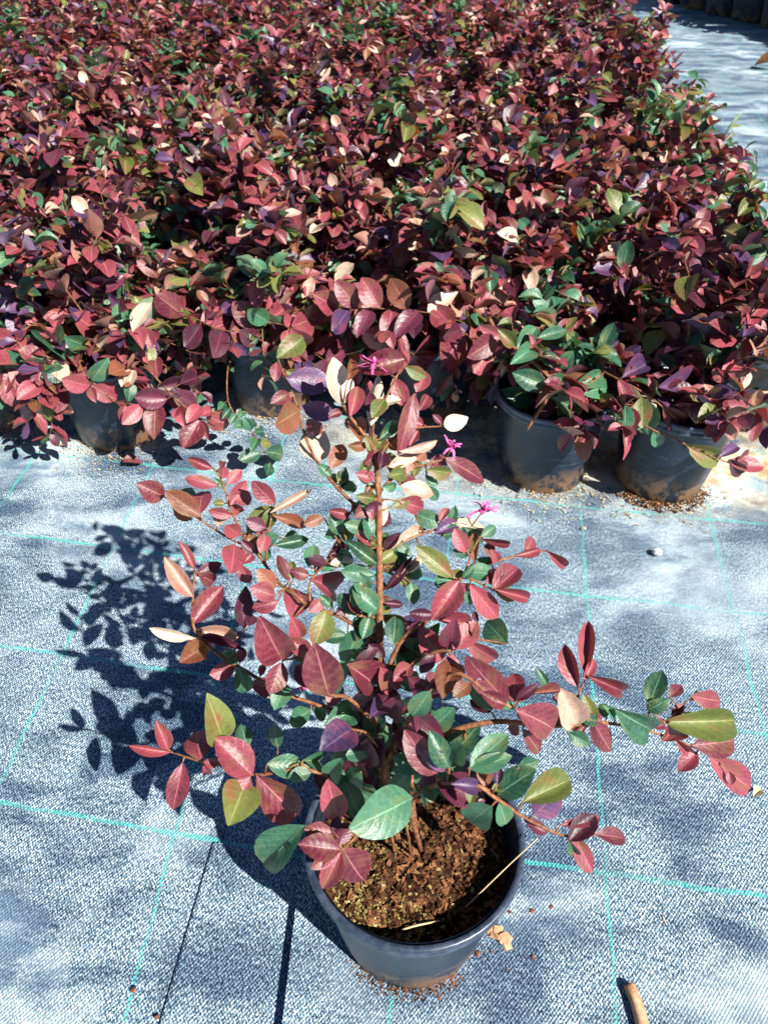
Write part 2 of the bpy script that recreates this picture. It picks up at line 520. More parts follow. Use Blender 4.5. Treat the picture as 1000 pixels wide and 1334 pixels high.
def frame(base, X, Y, Z, w, L):
    m = Matrix.Identity(4)
    for i in range(3):
        m[i][0] = X[i] * w
        m[i][1] = Y[i] * L
        m[i][2] = Z[i] * L * 0.8
        m[i][3] = base[i]
    return m
def merged_leaves(name, items):
    """one mesh of many leaves: items = (matrix, shape, colour)"""
    V, F, U, M = [], [], [], []
    for mat, sh, col in items:
        v, uv, f = LOW[sh % 4]
        o = len(V)
        V += [tuple(mat @ Vector(p)) for p in v]
        F += [tuple(i + o for i in q) for q in f]
        U += [uv[i] for q in f for i in q]
        M += [MATKEYS.index(col)] * len(f)
    me = mesh_from(name, V, F, True, [LEAF[k] for k in MATKEYS], M)
    lay = me.uv_layers.new(name='UVMap')
    lay.data.foreach_set('uv', np.array(U, dtype=np.float32).ravel())
    return me

# ------------------------------------------------------------------ pots and soil
POT_H, POT_R, POT_B = 0.21, 0.1235, 0.092
SOIL_Z = 0.168
def pot_meshes():
    def r(z): return POT_B + (0.1165 - POT_B) * z / 0.19
    body = [(0.0, 0.006), (POT_B - 0.014, 0.006), (POT_B - 0.010, 0.0), (POT_B - 0.002, 0.0005), (POT_B, 0.004), (r(0.03), 0.03), (r(0.09), 0.09), (r(0.15), 0.15), (r(0.186), 0.186),
            (r(0.188) + 0.001, 0.188)]
    inner = [(r(0.19) - 0.0015, 0.2085), (r(0.19) - 0.003, 0.19), (r(0.15) - 0.003, 0.15), (r(0.09) - 0.003, 0.09)]
    v, f = lathe(body, 56, 0.006, 3)
    v2, f2 = lathe(inner, 56, 0.006, 3)
    M = Mesher(); M.add(v, f); M.add(v2, f2)
    b = mesh_from('pot', M.v, M.f); b.materials.append(PLASTIC)
    rim = [(r(0.186), 0.1855), (0.1205, 0.186), (0.1222, 0.1885), (0.1222, 0.1945), (0.1212, 0.196), (0.1215, 0.198), (0.1228, 0.2), (POT_R + 0.0012, 0.2045), (POT_R + 0.001, 0.2085), (POT_R - 0.001, POT_H),
           (0.1185, POT_H - 0.0003), (0.1165, 0.2065), (0.1150, 0.203)]
    v, f = lathe(rim, 56, 0.006, 3)
    rm = mesh_from('rim', v, f); rm.materials.append(RIM)
    return b, rm
POT_ME, RIM_ME = pot_meshes()
def soil_mesh(seed, res=34, amp=0.006):
    verts, faces = [], []
    R = 0.1125
    rings = res
    seg = 48
    verts.append((0, 0, SOIL_Z))
    for i in range(1, rings + 1):
        rr = R * i / rings
        for k in range(seg):
            a = 2 * math.pi * k / seg
            x, y = rr * math.cos(a), rr * math.sin(a)
            z = SOIL_Z + amp * noise.noise(Vector((x * 28 + seed, y * 28, seed))) + amp * 0.7 * noise.noise(Vector((x * 90, y * 90 + seed, 2.0)))
            z += 0.008 * math.exp(-(x * x + y * y) / 0.002)
            verts.append((x, y, z))
    for k in range(seg): faces.append((0, 1 + k, 1 + (k + 1) % seg))
    for i in range(rings - 1):
        for k in range(seg):
            a = 1 + i * seg + k; b = 1 + i * seg + (k + 1) % seg
            faces.append((a, a + seg, b + seg, b))
    me = mesh_from('soil', verts, faces)
    me.materials.append(SOIL)
    return me
SOIL_ME = soil_mesh(5.3, 10)
def chip(M, p, L, w, h, rz, tilt, rn):
    R = Matrix.Rotation(rz, 3, 'Z') @ Matrix.Rotation(tilt, 3, 'X') @ Matrix.Rotation(rn.uniform(-.4, .4), 3, 'Y')
    vs = []
    for sx in (-1, 1):
        for sy in (-1, 1):
            for sz in (-1, 1):
                q = Vector((sx * w * rn.uniform(.5, 1.1), sy * L * rn.uniform(.6, 1.1), sz * h * rn.uniform(.5, 1.2))) * 0.5
                vs.append(Vector(p) + R @ q)
    M.add(vs, [(0, 1, 3, 2), (4, 6, 7, 5), (0, 4, 5, 1), (2, 3, 7, 6), (0, 2, 6, 4), (1, 5, 7, 3)])
def chips_mesh(name, n, smin, smax, mat, seed, rmax=0.108, where=None):
    rn = random.Random(seed)
    M = Mesher()
    c = 0
    while c < n:
        a, rr = rn.uniform(0, 6.283), rmax * math.sqrt(rn.random())
        x, y = rr * math.cos(a), rr * math.sin(a)
        if where and rn.random() > where(x, y): continue
        c += 1
        z = SOIL_Z + 0.006 * noise.noise(Vector((x * 28 + 5.3, y * 28, 5.3))) + 0.0025 + 0.008 * math.exp(-(x * x + y * y) / 0.002)
        s = rn.uniform(smin, smax)
        chip(M, (x, y, z), s, s * rn.uniform(.3, .7), s * rn.uniform(.2, .5), rn.uniform(0, 6.28), rn.uniform(-.6, .6), rn)
    me = mesh_from(name, M.v, M.f, False)
    me.materials.append(mat)
    return me
CHIPS_FEW = chips_mesh('bark_chips', 160, 0.006, 0.016, CHIP, 21)
MOSS_FEW = chips_mesh('dry_moss', 240, 0.004, 0.011, MOSS, 22)
def add_pot(root, detailed=True):
    p = link('pot', POT_ME, root)
    link('rim', RIM_ME, p)
    s = link('soil', SOIL_ME, root)
    if detailed:
        tag(link('bark_chips', CHIPS_FEW, s), kind='stuff')
        tag(link('dry_moss', MOSS_FEW, s), kind='stuff')
    return p

# ------------------------------------------------------------------ flowers
def flower_mesh(seed):
    rn = random.Random(seed)
    M = Mesher()
    n = rn.randint(15, 19)
    for k in range(n):
        a = 2 * math.pi * k / n + rn.uniform(-.3, .3)
        el = rn.uniform(0.1, 1.35)
        L = rn.uniform(0.012, 0.02)
        d = Vector((math.cos(a) * math.cos(el), math.sin(a) * math.cos(el), math.sin(el)))
        sd = d.cross(Vector((0, 0, 1))).normalized()
        up = sd.cross(d)
        vs = []
        ph = rn.uniform(0, 6)
        for i in range(5):
            t = i / 4
            c = d * (L * t) + up * (0.004 * math.sin(t * 4 + ph) * t) + Vector((0, 0, -0.006 * t * t))
            w = 0.0008 + 0.0005 * math.sin(t * 3)
            vs += [c - sd * w, c + sd * w]
        M.add(vs, [(2 * i, 2 * i + 1, 2 * i + 3, 2 * i + 2) for i in range(4)])
    v, f = lathe([(0, -0.003), (0.0022, -0.001), (0.0026, 0.002), (0, 0.004)], 8)
    M.add([Vector(q) for q in v], f)
    me = mesh_from('flower', M.v, M.f)
    me.materials.append(PETAL)
    return me
FLOWERS = [flower_mesh(s) for s in (1, 2, 3)]

# ------------------------------------------------------------------ shrubs read off the photograph branch by branch
class TracedShrub:
    """Empty at the pot's base > pot, soil, branch (> leaf), flower. Branches and leaves are measured as image points plus distance."""
    lean = 0.185      # the upper stems lean away from the viewer
    def __init__(self, name, loc, label, cat, group=None, rz=0.0):
        self.loc = Vector(loc)
        self.root = empty(name, loc)
        tag(self.root, label, cat, group)
        self.br = []
        self.count = 0
    def branch(self, pts, r0=0.0028, r1=0.0012, from_soil=None):
        P = [on_y(p[0], p[1], p[2] + self.lean * max(0.0, (1000 - p[1]) / 473.0)) for p in pts]
        if from_soil is not None: P = [from_soil] + P
        path = smooth_path(P, 4)
        n = len(path)
        path = [p + Vector((noise.noise(p * 40), noise.noise(p * 40 + Vector((5, 5, 5))), 0)) * 0.0012 for p in path]
        rad = [r0 + (r1 - r0) * i / (n - 1) for i in range(n)]
        rad = [r * (1 + 0.18 * noise.noise(p * 150)) for r, p in zip(rad, path)]
        M = Mesher()
        M.add(*tube(path, rad, 7))
        b = {'path': path, 'M': M, 'leaves': [], 'obj': None}
        self.br.append(b)
        return b
    def nearest(self, px, py):
        best = None
        for b in self.br:
            for q in b['path']:
                z = zc(q)
                x = 500 + q.x / z * FPX
                y = 667 + (-(q.y) * math.sin(PITCH) - (q.z - CAM_H) * math.cos(PITCH)) / z * FPX
                d = (x - px) ** 2 + (y - py) ** 2
                if best is None or d < best[0]: best = (d, b, q)
        return best
    push = 0.0
    def leaf(self, bx, by, tx, ty, w, t, rn):
        shade = t.islower()
        col = t.upper()
        d2, b, q = self.nearest(bx, by)
        z0 = zc(q) - 0.004 + rn.uniform(-0.006, 0.006) + self.push
        rb = ray(bx, by)
        B = CAMP + rb * z0                      # ray() has unit depth
        width = w * z0 / FPX * 1.12
        lp = math.hypot(tx - bx, ty - by) * z0 / FPX
        L = max(lp * 1.05, width * rn.uniform(1.5, 1.75))
        dz = math.sqrt(max(L * L - lp * lp, 0))
        best = None
        for sg in (-1, 1):
            T = CAMP + ray(tx, ty) * (z0 + sg * dz)
            Y = (T - B)
            Ln = Y.length
            Y.normalize()
            X = Y.cross(rb).normalized()
            Z = X.cross(Y)
            if Z.dot(rb) > 0: X = -X; Z = -Z
            s = Z.dot(SUN_DIR)
            if best is None or (s > best[0]) != shade: best = (s, X, Y, Z, Ln)
        s, X, Y, Z, Ln = best
        roll = rn.uniform(-0.25, 0.25)
        X = (Matrix.Rotation(roll, 3, Y) @ X)
        Z = X.cross(Y)
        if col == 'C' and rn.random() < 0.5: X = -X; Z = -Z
        sh = rn.choice((0, 0, 1, 2, 3, 4, 5, 6, 7)) if w > 13 else rn.choice((1, 3, 7))
        b['leaves'].append((frame(B, X, Y, Z, width, Ln), sh, col))
        if (B - q).length > 0.002:
            mid = (B + q) * 0.5 + Vector((0, 0, 0.001))
            b['M'].add(*tube([q, mid, B], [0.0011, 0.0009, 0.0007], 5))
        self.count += 1
    def leaves(self, text, seed=1):
        rn = random.Random(seed)
        for row in text.strip().splitlines():
            for item in row.split(';'):
                a = item.split()
                if not a: continue
                self.leaf(*[float(k) for k in a[:5]], a[5], rn)
    def flower(self, px, py, k=0, sc=1.0, near=0.006):
        d2, b, q = self.nearest(px, py)
        p = CAMP + ray(px, py) * (zc(q) - near)
        b['M'].add(*tube([q, p], [0.0008, 0.0006], 5))
        fo = link('flower', FLOWERS[k % 3], self.root)
        fo.location = p - self.loc
        fo.rotation_euler = (0.3, 0.2, k * 1.3)
        fo.scale = (sc,) * 3
        fo['label'] = 'magenta flower of thin ribbon petals'
    def finish(self, name='branch'):
        off = Matrix.Translation(-self.loc)
        for b in self.br:
            me = mesh_from('branch', [v - self.loc for v in b['M'].v], b['M'].f)
            me.materials.append(BARK)
            o = link(name, me, self.root)
            for m, sh, col in b['leaves']:
                lf = link('leaf', leaf_mesh(sh, col), o)
                lf.matrix_basis = off @ m
        return self.root

# --- the shrub set out on its own
HERO = Vector((0.034, 0.420, -0.003))
hero = TracedShrub('potted_shrub', HERO, 'tall open shrub with burgundy and green leaves in black pot, set apart on the cloth', 'potted shrub')
add_pot_done = False
hp = link('pot', POT_ME, hero.root)
link('rim', RIM_ME, hp)
hs = link('soil', soil_mesh(5.3, 46, 0.007), hero.root)
tag(link('bark_chips', chips_mesh('bark_chips', 1500, 0.002, 0.0105, CHIP, 31), hs), kind='stuff')
tag(link('dry_moss', chips_mesh('dry_moss', 1500, 0.0015, 0.006, MOSS, 32, where=lambda x, y: 1.0 if x < -0.01 + 0.03 * math.sin(y * 60) else 0.12), hs), kind='stuff')
SOIL0 = HERO + Vector((-0.018, 0.012, SOIL_Z - 0.006))
def at_soil(dx, dy): return HERO + Vector((dx, dy, SOIL_Z - 0.004))
hero.branch([(503, 1010, .432), (497, 940, .433), (495, 830, .435), (494, 735, .44), (493, 650, .445), (490, 605, .45), (483, 578, .45), (470, 560, .45), (455, 542, .445), (447, 527, .44)], 0.0048, 0.0012, SOIL0)
hero.branch([(493, 610, .449), (500, 585, .452), (522, 560, .458), (535, 532, .46), (541, 512, .46)], 0.0018, 0.0009)
hero.branch([(522, 560, .458), (548, 557, .463), (578, 555, .468)], 0.0012, 0.0008)
hero.branch([(494, 642, .446), (512, 622, .453), (535, 610, .462), (560, 604, .468), (580, 598, .472)], 0.0017, 0.0009)
hero.branch([(493, 690, .443), (462, 658, .457), (434, 630, .467), (412, 600, .477), (396, 565, .486), (387, 530, .49), (375, 498, .495), (362, 467, .5)], 0.0022, 0.0009)
hero.branch([(487, 580, .45), (486, 552, .446), (498, 530, .442), (512, 500, .446), (526, 470, .45)], 0.0013, 0.0008)
hero.branch([(495, 748, .44), (512, 722, .445), (532, 703, .45), (572, 688, .458), (600, 682, .46), (622, 692, .46)], 0.0018, 0.0008)
hero.branch([(497, 900, .43), (520, 838, .422), (560, 805, .42), (590, 768, .427), (604, 748, .43), (625, 738, .437), (645, 732, .44), (680, 722, .45), (713, 718, .456)], 0.0026, 0.0009)
hero.branch([(604, 748, .43), (612, 725, .435), (622, 702, .44)], 0.0013, 0.0008)
hero.branch([(604, 750, .43), (625, 760, .427), (643, 768, .425)], 0.0013, 0.0008)
hero.branch([(500, 930, .43), (520, 880, .415), (560, 852, .402), (590, 846, .398), (612, 832, .396)], 0.0024, 0.001)
hero.branch([(505, 990, .43), (540, 925, .40), (585, 880, .382), (612, 885, .377), (640, 908, .375), (668, 922, .378)], 0.0026, 0.001)
hero.branch([(535, 1000, .425), (565, 965, .405), (620, 943, .395), (672, 941, .395), (720, 946, .402), (775, 941, .412), (800, 943, .418), (846, 953, .43), (900, 972, .447), (930, 987, .456)], 0.0034, 0.0009, at_soil(0.005, 0.01))
hero.branch([(745, 944, .407), (753, 908, .413), (763, 880, .418)], 0.0012, 0.0008)
hero.branch([(846, 953, .43), (846, 925, .438), (866, 938, .442), (900, 908, .458)], 0.0012, 0.0008)
hero.branch([(535, 1048, .40), (570, 1022, .365), (620, 1022, .347), (648, 1042, .34), (700, 1075, .338), (740, 1090, .338), (775, 1088, .34)], 0.0028, 0.001, at_soil(0.01, 0.0))
hero.branch([(528, 1060, .395), (537, 1040, .372)], 0.0018, 0.001, at_soil(-0.002, -0.006))
hero.branch([(498, 1062, .40), (470, 1085, .362), (445, 1107, .342)], 0.0022, 0.001, at_soil(-0.02, -0.004))
hero.branch([(475, 1030, .425), (430, 1012, .424), (390, 1002, .424), (332, 1010, .424), (300, 998, .43), (262, 992, .438), (225, 981, .447)], 0.0028, 0.0009, at_soil(-0.03, 0.006))
hero.branch([(490, 985, .432), (440, 930, .44), (370, 903, .45), (310, 869, .46), (268, 840, .467), (252, 815, .472), (251, 780, .477), (253, 745, .482), (246, 722, .486)], 0.0028, 0.0009, at_soil(-0.022, 0.018))
hero.branch([(495, 950, .43), (455, 910, .398), (430, 905, .385), (412, 872, .39), (390, 858, .395), (369, 860, .398)], 0.0022, 0.001)
hero.branch([(494, 835, .435), (440, 802, .445), (405, 790, .449), (385, 775, .452), (365, 762, .46), (345, 735, .478), (328, 712, .488), (313, 692, .493), (300, 662, .498), (293, 640, .5), (284, 618, .5), (277, 609, .5)], 0.0024, 0.0009)
hero.branch([(328, 712, .488), (300, 702, .49), (262, 678, .496), (213, 647, .5)], 0.0014, 0.0008)
hero.branch([(405, 790, .449), (404, 757, .45), (424, 733, .45), (442, 708, .452)], 0.0014, 0.0008)
hero.branch([(345, 735, .478), (351, 690, .485), (358, 657, .49)], 0.0014, 0.0008)
hero.branch([(496, 890, .432), (470, 868, .42), (457, 866, .412)], 0.0016, 0.001)
hero.branch([(500, 985, .43), (478, 955, .40), (455, 950, .388)], 0.0018, 0.001)
hero.branch([(494, 805, .437), (465, 802, .437)], 0.0014, 0.0009)
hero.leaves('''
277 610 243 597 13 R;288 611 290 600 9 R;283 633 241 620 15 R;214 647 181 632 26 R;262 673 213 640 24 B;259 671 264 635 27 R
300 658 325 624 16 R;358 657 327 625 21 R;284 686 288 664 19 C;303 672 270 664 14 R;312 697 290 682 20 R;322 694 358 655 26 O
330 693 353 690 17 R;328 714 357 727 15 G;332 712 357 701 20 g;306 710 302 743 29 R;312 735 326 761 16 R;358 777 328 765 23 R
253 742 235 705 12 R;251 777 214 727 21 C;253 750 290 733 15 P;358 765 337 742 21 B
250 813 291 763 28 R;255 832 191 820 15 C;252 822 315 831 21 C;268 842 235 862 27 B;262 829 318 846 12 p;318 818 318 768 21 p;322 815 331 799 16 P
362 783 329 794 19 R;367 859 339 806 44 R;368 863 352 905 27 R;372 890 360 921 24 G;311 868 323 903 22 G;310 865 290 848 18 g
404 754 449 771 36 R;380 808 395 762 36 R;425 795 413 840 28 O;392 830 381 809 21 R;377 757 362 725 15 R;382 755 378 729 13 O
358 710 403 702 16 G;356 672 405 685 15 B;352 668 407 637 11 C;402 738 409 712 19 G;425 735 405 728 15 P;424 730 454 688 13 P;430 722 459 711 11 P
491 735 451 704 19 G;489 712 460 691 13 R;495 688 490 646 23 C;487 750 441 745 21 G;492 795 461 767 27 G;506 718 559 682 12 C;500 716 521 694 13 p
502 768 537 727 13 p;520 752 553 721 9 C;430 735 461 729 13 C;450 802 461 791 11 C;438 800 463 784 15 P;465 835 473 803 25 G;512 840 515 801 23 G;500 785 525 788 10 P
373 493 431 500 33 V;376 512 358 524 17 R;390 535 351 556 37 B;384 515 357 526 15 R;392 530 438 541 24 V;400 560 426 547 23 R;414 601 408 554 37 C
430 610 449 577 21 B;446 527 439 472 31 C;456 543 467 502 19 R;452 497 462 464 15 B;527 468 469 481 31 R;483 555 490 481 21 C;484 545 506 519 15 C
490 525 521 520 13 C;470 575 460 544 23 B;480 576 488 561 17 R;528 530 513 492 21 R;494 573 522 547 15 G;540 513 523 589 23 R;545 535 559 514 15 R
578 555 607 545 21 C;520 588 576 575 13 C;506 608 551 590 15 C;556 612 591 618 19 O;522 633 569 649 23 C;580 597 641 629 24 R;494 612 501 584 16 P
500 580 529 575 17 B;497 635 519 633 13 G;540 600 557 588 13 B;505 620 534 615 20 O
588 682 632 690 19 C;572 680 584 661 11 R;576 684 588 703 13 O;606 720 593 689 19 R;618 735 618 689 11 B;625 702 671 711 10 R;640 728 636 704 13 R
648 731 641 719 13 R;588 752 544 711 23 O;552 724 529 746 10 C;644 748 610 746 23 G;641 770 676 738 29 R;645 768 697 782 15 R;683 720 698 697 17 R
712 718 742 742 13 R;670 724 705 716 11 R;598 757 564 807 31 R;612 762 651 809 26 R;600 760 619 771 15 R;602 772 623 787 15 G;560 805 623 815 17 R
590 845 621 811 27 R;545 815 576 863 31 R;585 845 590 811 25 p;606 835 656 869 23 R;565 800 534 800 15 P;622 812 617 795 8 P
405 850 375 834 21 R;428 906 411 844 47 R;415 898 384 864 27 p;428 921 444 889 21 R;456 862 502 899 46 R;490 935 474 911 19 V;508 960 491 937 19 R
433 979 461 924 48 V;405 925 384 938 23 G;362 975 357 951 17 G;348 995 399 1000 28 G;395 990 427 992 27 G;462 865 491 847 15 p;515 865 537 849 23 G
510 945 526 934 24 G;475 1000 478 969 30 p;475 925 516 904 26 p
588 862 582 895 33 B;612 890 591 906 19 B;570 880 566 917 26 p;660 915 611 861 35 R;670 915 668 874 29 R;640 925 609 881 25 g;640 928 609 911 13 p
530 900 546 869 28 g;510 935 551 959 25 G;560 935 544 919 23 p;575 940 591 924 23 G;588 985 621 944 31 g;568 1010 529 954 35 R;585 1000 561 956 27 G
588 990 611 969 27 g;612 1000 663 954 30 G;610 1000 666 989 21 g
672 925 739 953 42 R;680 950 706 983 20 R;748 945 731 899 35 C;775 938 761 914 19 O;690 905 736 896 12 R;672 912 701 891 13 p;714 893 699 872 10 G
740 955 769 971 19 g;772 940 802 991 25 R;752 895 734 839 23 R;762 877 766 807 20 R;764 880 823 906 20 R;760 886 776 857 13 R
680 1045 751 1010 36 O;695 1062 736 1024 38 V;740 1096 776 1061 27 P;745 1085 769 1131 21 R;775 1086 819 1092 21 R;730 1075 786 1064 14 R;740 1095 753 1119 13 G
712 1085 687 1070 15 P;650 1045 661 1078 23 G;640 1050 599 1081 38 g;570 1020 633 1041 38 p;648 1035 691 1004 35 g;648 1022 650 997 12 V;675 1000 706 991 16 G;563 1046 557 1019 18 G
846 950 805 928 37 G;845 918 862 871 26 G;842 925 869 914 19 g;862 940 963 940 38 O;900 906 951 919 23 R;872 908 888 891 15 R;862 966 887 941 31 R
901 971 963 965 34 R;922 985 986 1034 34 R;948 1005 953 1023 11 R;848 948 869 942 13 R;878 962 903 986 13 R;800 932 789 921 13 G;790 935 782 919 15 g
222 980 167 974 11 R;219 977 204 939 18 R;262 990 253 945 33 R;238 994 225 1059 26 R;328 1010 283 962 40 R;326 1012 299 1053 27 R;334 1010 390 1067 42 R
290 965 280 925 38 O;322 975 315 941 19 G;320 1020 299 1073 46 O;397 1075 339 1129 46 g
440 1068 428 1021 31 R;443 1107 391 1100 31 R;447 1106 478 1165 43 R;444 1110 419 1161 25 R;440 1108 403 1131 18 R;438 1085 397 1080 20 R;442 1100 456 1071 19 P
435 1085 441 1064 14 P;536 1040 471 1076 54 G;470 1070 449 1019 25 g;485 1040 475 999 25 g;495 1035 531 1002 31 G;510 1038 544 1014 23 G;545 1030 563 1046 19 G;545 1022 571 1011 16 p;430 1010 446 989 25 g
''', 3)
# smaller inner leaves close to the stem
rn = random.Random(77)
inner = []
for k in range(48):
    x = rn.gauss(510, 52); y = rn.uniform(830, 1010)
    a = rn.uniform(0, 6.28); l = rn.uniform(28, 50)
    inner.append('%.0f %.0f %.0f %.0f %.0f %s' % (x, y, x + l * math.cos(a), y + l * math.sin(a), rn.uniform(20, 34), rn.choice('gGpPgVgpR')))
hero.push = 0.058
hero.leaves('\n'.join(inner), 9)
hero.push = -0.03
hero.leaves('''
458 950 424 972 40 V;452 866 500 896 42 R;520 905 498 945 30 p;500 960 472 1000 34 p;540 930 574 962 28 p;560 900 532 940 26 g;485 905 452 932 26 p
512 985 547 1003 26 g;470 1005 440 1030 26 g;520 950 540 985 28 p;495 870 520 905 28 R;560 950 590 925 26 g;530 880 556 912 26 P;482 935 505 912 24 V;535 1000 512 1030 26 g
''', 15)
hero.push = 0.006
rn = random.Random(123)
extra = []
for b in hero.br:                      # small leaves all along the twigs
    n = max(3, len(b['path']) // 5)
    for _ in range(n):
        q = b['path'][rn.randrange(len(b['path']) // 4, len(b['path']))]
        z = zc(q)
        x = 500 + q.x / z * FPX; y = 667 + (-(q.y) * math.sin(PITCH) - (q.z - CAM_H) * math.cos(PITCH)) / z * FPX
        if y > 1050: continue
        a = rn.uniform(0, 6.28); l = rn.uniform(16, 34)
        x += 5 * math.cos(a); y += 5 * math.sin(a)
        near_mid = abs(x - 500) < 130 and y > 640
        extra.append('%.0f %.0f %.0f %.0f %.0f %s' % (x, y, x + l * math.cos(a), y + l * math.sin(a), l * rn.uniform(.5, .7), rn.choice('GgGPpORV' if near_mid else 'RRRPBGOR')))
for _ in range(34):                    # leaves close round the stem
    x = rn.gauss(492, 26); y = rn.uniform(650, 880); a = rn.uniform(0, 6.28); l = rn.uniform(22, 40)
    extra.append('%.0f %.0f %.0f %.0f %.0f %s' % (x, y, x + l * math.cos(a), y + l * math.sin(a), l * rn.uniform(.5, .65), rn.choice('GGGgOPR')))
for _ in range(50):                    # small olive and bronze leaves up the stem
    x = rn.gauss(490, 40); y = rn.uniform(560, 800); a = rn.uniform(0, 6.28); l = rn.uniform(18, 32)
    extra.append('%.0f %.0f %.0f %.0f %.0f %s' % (x, y, x + l * math.cos(a), y + l * math.sin(a), l * rn.uniform(.45, .62), rn.choice('OOGGBgRO')))
for _ in range(26):                    # low leaves over the back of the soil
    x = rn.uniform(440, 610); y = rn.uniform(955, 1035); a = rn.uniform(0, 6.28); l = rn.uniform(26, 44)
    extra.append('%.0f %.0f %.0f %.0f %.0f %s' % (x, y, x + l * math.cos(a), y + .7 * l * math.sin(a), l * rn.uniform(.55, .7), rn.choice('GggPpgV')))
hero.leaves('\n'.join(extra), 19)
hero.push = 0.0
hero.flower(588, 583, 0, 0.9, .012); hero.flower(628, 667, 1, 1.2, .012); hero.flower(486, 477, 2, 1.1, .015); hero.flower(397, 896, 1, 1.0, .045)
hero.finish()

# ------------------------------------------------------------------ the packed block of shrubs
E_AX = Vector((0.988, -0.156, 0)); N_AX = Vector((0.156, 0.988, 0))
P2 = Vector((0.355, 1.368, -0.002))
def shrub_spec(seed, greens, n_stem=12, spread=0.20, height=0.27, pale=0.05, skirt=False):
    """local description: branches = (verts, faces, leaves)"""
    rn = random.Random(seed)
    out = []
    for s in range(n_stem):
        az = 2 * math.pi * s / n_stem + rn.uniform(-.35, .35)
        reach = spread * rn.uniform(0.45, 1.1) if s % 3 else spread * rn.uniform(0.05, 0.5)
        droop = (s % 3 == 1) or skirt
        if droop: reach = spread * rn.uniform(0.85, 1.15)
        upright = (s % 3 == 0) and not droop
        top = height * (rn.uniform(0.75, 1.1) - 0.55 * (reach / spread) ** 2 * rn.uniform(.3, 1))
        if upright: top = height * rn.uniform(.85, 1.38)
        if droop: top = height * rn.uniform(.25, .55)
        if skirt: top = rn.uniform(.06, .13)
        p0 = Vector((rn.uniform(-.015, .015), rn.uniform(-.015, .015), SOIL_Z - 0.004))
        d = Vector((math.cos(az), math.sin(az), 0))
        sd = Vector((-d.y, d.x, 0))
        bend = rn.uniform(-.04, .04)
        pts = [p0, p0 + d * reach * .22 + Vector((0, 0, top * .45)), p0 + d * reach * .58 + sd * bend + Vector((0, 0, top * (.95 if droop else .85))), p0 + d * reach * 1.0 + sd * bend * 2 + Vector((0, 0, (rn.uniform(-.07, .04) if skirt else top * rn.uniform(.35, .8)) if droop else top * rn.uniform(.85, 1.05)))]
        path = smooth_path(pts, 5)
        M = Mesher()
        M.add(*tube(path, [0.0026 - 0.0017 * i / (len(path) - 1) for i in range(len(path))], 5))
        lv = []
        n = len(path)
        greenstem = rn.random() < greens
        def put(p, t, frac, tipness):
            sgn = put.k; put.k = -put.k
            side = t.cross(Vector((0, 0, 1)))
            if side.length < .1: side = Vector((rn.uniform(-1, 1), rn.uniform(-1, 1), 0))
            side.normalize()
            side = (Matrix.Rotation(rn.uniform(-1.1, 1.1), 3, t) @ side) * sgn
            Y = (side * rn.uniform(.5, 1.0) + t * rn.uniform(.2, .8) + Vector((0, 0, rn.uniform(-.35, .35)))).normalized()
            up = Vector((rn.gauss(0, .38), rn.gauss(0, .38), 1))
            X = Y.cross(up).normalized()
            Z = X.cross(Y)
            L = rn.uniform(.040, .074) * (1.0 if tipness < .85 else rn.uniform(.55, .8))
            w = L * rn.uniform(.52, .68)
            r = rn.random()
            if frac < .42: c = 'G' if r < .45 else 'P' if r < .8 else 'V'
            elif greenstem: c = 'G' if r < .6 else 'O' if r < .85 else 'R'
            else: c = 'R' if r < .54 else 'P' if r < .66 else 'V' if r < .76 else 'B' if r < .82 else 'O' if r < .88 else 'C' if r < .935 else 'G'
            lv.append((frame(p, X, Y, Z, w, L), rn.randrange(8), c))
        put.k = 1
        for i in range(4, n):
            t = (path[i] - path[i - 1]).normalized()
            fr = i / (n - 1)
            put(path[i], t, fr, fr)
            if rn.random() < .55: put(path[i].lerp(path[i - 1], .5), t, fr, fr)
            if i == n - 1:
                for _ in range(2): put(path[i], t, 1, 1)
            if fr > .35 and rn.random() < .30:      # side twig
                sdir = (t + Vector((rn.uniform(-1, 1), rn.uniform(-1, 1), rn.uniform(-.1, .6)))).normalized()
                l = rn.uniform(.03, .07)
                tw = [path[i] + sdir * l * q + Vector((0, 0, .01 * q * q)) for q in (0, .5, 1)]
                M.add(*tube(tw, [.0012, .001, .0007], 5))
                for q in (1, 1, 2, 2, 2): put(tw[q], sdir, .9, .5 if q == 1 else .9)
        out.append((M, lv))
    return out
# the block's own plants: individual leaves in the rows whose leaves can be told apart, one foliage mesh further back
NEAR = [shrub_spec(100 + i, g) for i, g in enumerate((0.05, 0.15, 0.1, 0.3, 0.0, 0.2))]
GREEN = shrub_spec(150, 0.95, 10, 0.15, 0.16)
HALF = shrub_spec(155, 0.35, 8, 0.15, 0.15)
SKIRT = [shrub_spec(160, 0.1, 11, 0.20, 0.2, skirt=True), shrub_spec(161, 0.25, 11, 0.19, 0.2, skirt=True)]
near_br = {}
def near_instance(root, idx, spec):
    if idx not in near_br:
        near_br[idx] = []
        for M, lv in spec:
            me = mesh_from('branch', M.v, M.f); me.materials.append(BARK)
            near_br[idx].append(me)
    for me, (M, lv) in zip(near_br[idx], spec):
        b = link('branch', me, root)
        for m, sh, c in lv:
            lf = link('leaf', leaf_mesh(sh, c), b)
            lf.matrix_basis = m
def block_flower(root, rn):
    fo = link('flower', FLOWERS[rn.randrange(3)], root)
    a = rn.uniform(0, 6.28); rr = rn.uniform(.02, .13)
    fo.location = (rr * math.cos(a), rr * math.sin(a), SOIL_Z + .20 + rn.uniform(-.02, .05))
    fo.rotation_euler = (rn.uniform(-.4, .4), rn.uniform(-.4, .4), a)
    fo['label'] = 'magenta flower of thin ribbon petals'
FAR = []
